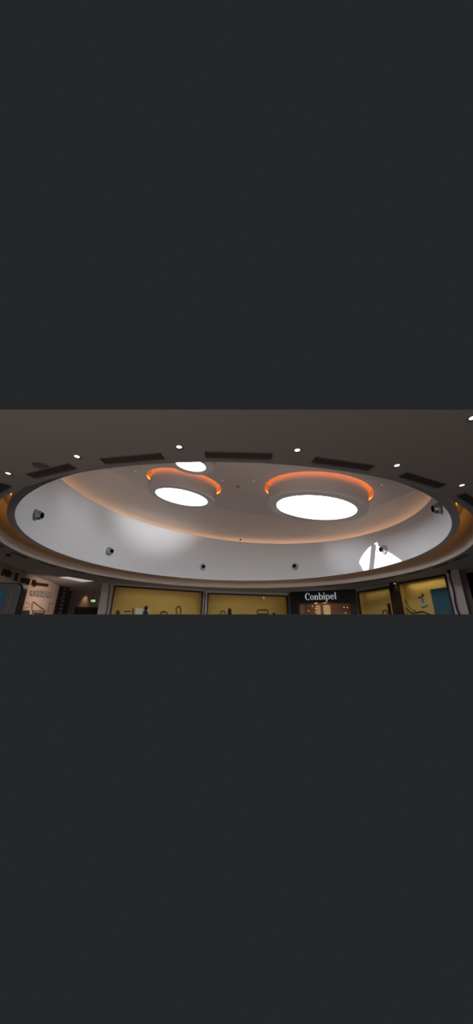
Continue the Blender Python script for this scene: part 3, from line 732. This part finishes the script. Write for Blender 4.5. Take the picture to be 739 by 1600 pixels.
# louvred dark screen at the end of the beige wall
WS = Wall(plan(93, 914.8), plan(112, 918.5))
t = empty('louvre_screen', WS.at(WS.L / 2, WS.cut(WS.L / 2)), 'dark louvred screen between the beige wall and the corridor', 'screen')
s0, s1, s2, s3 = WS.sz(96.5, 925)[0], WS.sz(103.5, 925)[0], WS.sz(105.5, 925)[0], WS.sz(110.5, 925)[0]
g = Geo(); WS.slab(g, s0 - 0.02, s0 + 0.06, None, ZC - 0.05, -0.1, 0.06); WS.slab(g, s1 - 0.05, s1 + 0.02, None, ZC - 0.05, -0.1, 0.06); WS.slab(g, s2, s2 + 0.10, None, ZC - 0.08, -0.1, 0.06); WS.slab(g, s3 - 0.14, s3 + 0.03, None, ZC - 0.22, -0.1, 0.06); g.obj('posts', M['dark'], t)
g = Geo()
zl = WS.cut(s0) + 0.05
while zl < ZC - 0.2:
    WS.slab(g, s0, s1, zl, zl + 0.14, -0.06, 0.03); zl += 0.26
g.obj('slats', M['slat'], t)
g = Geo(); WS.slab(g, -0.05, s3 + 0.1, None, ZC, -0.30, -0.24); g.struct('wall_screen_back', M['brown'])

# corridor behind
WK = Wall(plan(94, 923), plan(165, 924))
g = Geo(); WK.slab(g, -1.0, WK.L + 3.5, None, ZC, -0.2, 0.0); g.struct('wall_corridor', M['corridor'])
s_, z_ = WK.sz(130.5, 929, 0.35)
p = WK.at(s_, ZC - 0.02, 0.22)
t = empty('wall_washer', p, 'small recessed corridor lamp making a warm glow on the dark wall', 'ceiling light')
Geo().revolve([(0.05, 0.0), (0.08, 0.0), (0.08, 0.02), (0.05, 0.02)], p, EX, EY, -EZ, 24, closed=True).obj('trim_ring', M['grille'], t, smooth=True)
lamp('washer_light', 'SPOT', p - EZ * 0.06, WK.at(s_, z_ - 0.9, 0.05), 55, (1.0, 0.62, 0.32), angle=1.0, blend=0.9, radius=0.05)
zd = WK.sz(130, 948.5)[1]; sd0 = WK.sz(117, 955)[0]; sd1 = WK.sz(154, 955)[0]
g = Geo(); WK.slab(g, sd0, sd1 + 0.6, None, zd, 0.0, 0.04); tag(g.struct('door_1', M['frame']))
c = WK.at(*WK.sz(145.5, 938.8, 0.5), 0.5)
t = empty('exit_sign', c, 'small green glowing exit sign hanging in the dark corridor', 'sign')
Geo().box(c, WK.d * 0.15, WK.n * 0.03, EZ * 0.075).obj('lit_box', M['exit_green'], t)
g = Geo(); b = c + WK.n * 0.035
g.box(b + WK.d * -0.07, WK.d * 0.02, WK.n * 0.003, EZ * 0.045); g.box(b + WK.d * 0.03, WK.d * 0.06, WK.n * 0.003, EZ * 0.012)
g.add([b + WK.d * 0.13, b + WK.d * 0.08 + EZ * 0.035, b + WK.d * 0.08 - EZ * 0.035], [(0, 1, 2)])
g.obj('pictogram', M['exit_dark'], t)
Geo().tube([c + EZ * 0.075, V((c.x, c.y, ZC))], 0.012, 8).obj('hanger', M['dark'], t)
# lit flat panel in the far ceiling
px = [(90.5, 901.3), (107, 900.2), (148.5, 907.3), (130, 909)]
pts = [on_z(u, v, ZC) - EZ * 0.015 for u, v in px]; c = sum(pts, V((0, 0, 0))) / 4
t = empty('ceiling_panel_light', c, 'flat lit rectangular light panel in the far left ceiling', 'ceiling light')
Geo().prism(pts, EZ * -0.01).obj('diffuser', M['panel'], t)
g = Geo(); g.tube(pts, 0.02, 6, True); g.obj('frame', M['grille'], t)

# ------------------------------------------------------------------ information screen at the left edge
py = 5.6
pC = V((-4.1, py, 0)); nrm = V((0.10, -1, 0)).normalized()
def on_tot(u, v, t=0.0): return on_plane(u, v, pC + nrm * t, nrm)
WT = Wall((on_tot(0, 930).x, on_tot(0, 930).y), (on_tot(36, 930).x, on_tot(36, 930).y))
if WT.n.dot(nrm) < 0: WT.n = -WT.n          # the screen faces the standing point
tr = on_tot(36.0, 930); ztp = on_tot(10, 910.5).z
sR = (tr - WT.p).dot(WT.d); sL = sR - 0.95; zt = ztp
def rr(s0, s1, z1, r, n=10, t=0.0):
    """upright outline with rounded top corners, open down to the cut"""
    pts = [(s0, WT.cut(s0, t)), (s1, WT.cut(s1, t))]
    for k in range(n + 1):
        a = PI / 2 * k / n; pts.append((s1 - r + r * math.cos(a), z1 - r + r * math.sin(a)))
    for k in range(n + 1):
        a = PI / 2 + PI / 2 * k / n; pts.append((s0 + r + r * math.cos(a), z1 - r + r * math.sin(a)))
    return pts
t = empty('information_screen', WT.at((sL + sR) / 2, WT.cut((sL + sR) / 2)), 'dark rounded free-standing screen frame with blue display at the left edge', 'screen')
Geo().prism([WT.at(s, z, -0.10) for s, z in rr(sL, sR, zt, 0.14)], WT.n * 0.12).obj('edge_band', M['casing_edge'], t)
Geo().prism([WT.at(s, z, 0.02) for s, z in rr(sL + 0.025, sR - 0.03, zt - 0.022, 0.115)], WT.n * 0.035).obj('casing', M['casing'], t)
Geo().prism([WT.at(s, z, 0.055) for s, z in rr(sL + 0.12, sR - 0.26, zt - 0.125, 0.02)], WT.n * 0.006).obj('display', M['screen'], t); dsp = bpy.data.objects['display']
Geo().prism([WT.at(s, z, 0.061) for s, z in ((sL + 0.12, zt - 0.30), (sR - 0.34, zt - 0.22), (sR - 0.30, zt - 0.15), (sL + 0.12, zt - 0.17))], WT.n * 0.002).obj('display_picture', M['teal'], dsp)
Geo().tube([WT.at(sR - 0.165, WT.cut(sR - 0.165) + 0.0, 0.056), WT.at(sR - 0.165, zt - 0.12, 0.056)], 0.008, 8).obj('bevel_strip', M['grille'], t)
b = WT.at(sR - 0.075, zt - 0.075, 0.058)
e1_ = WT.d; Geo().revolve([(0.001, 0.006), (0.010, 0.004), (0.013, 0.0)], b, WT.d, EZ, WT.n, 16).obj('screw', M['steel'], t, smooth=True)
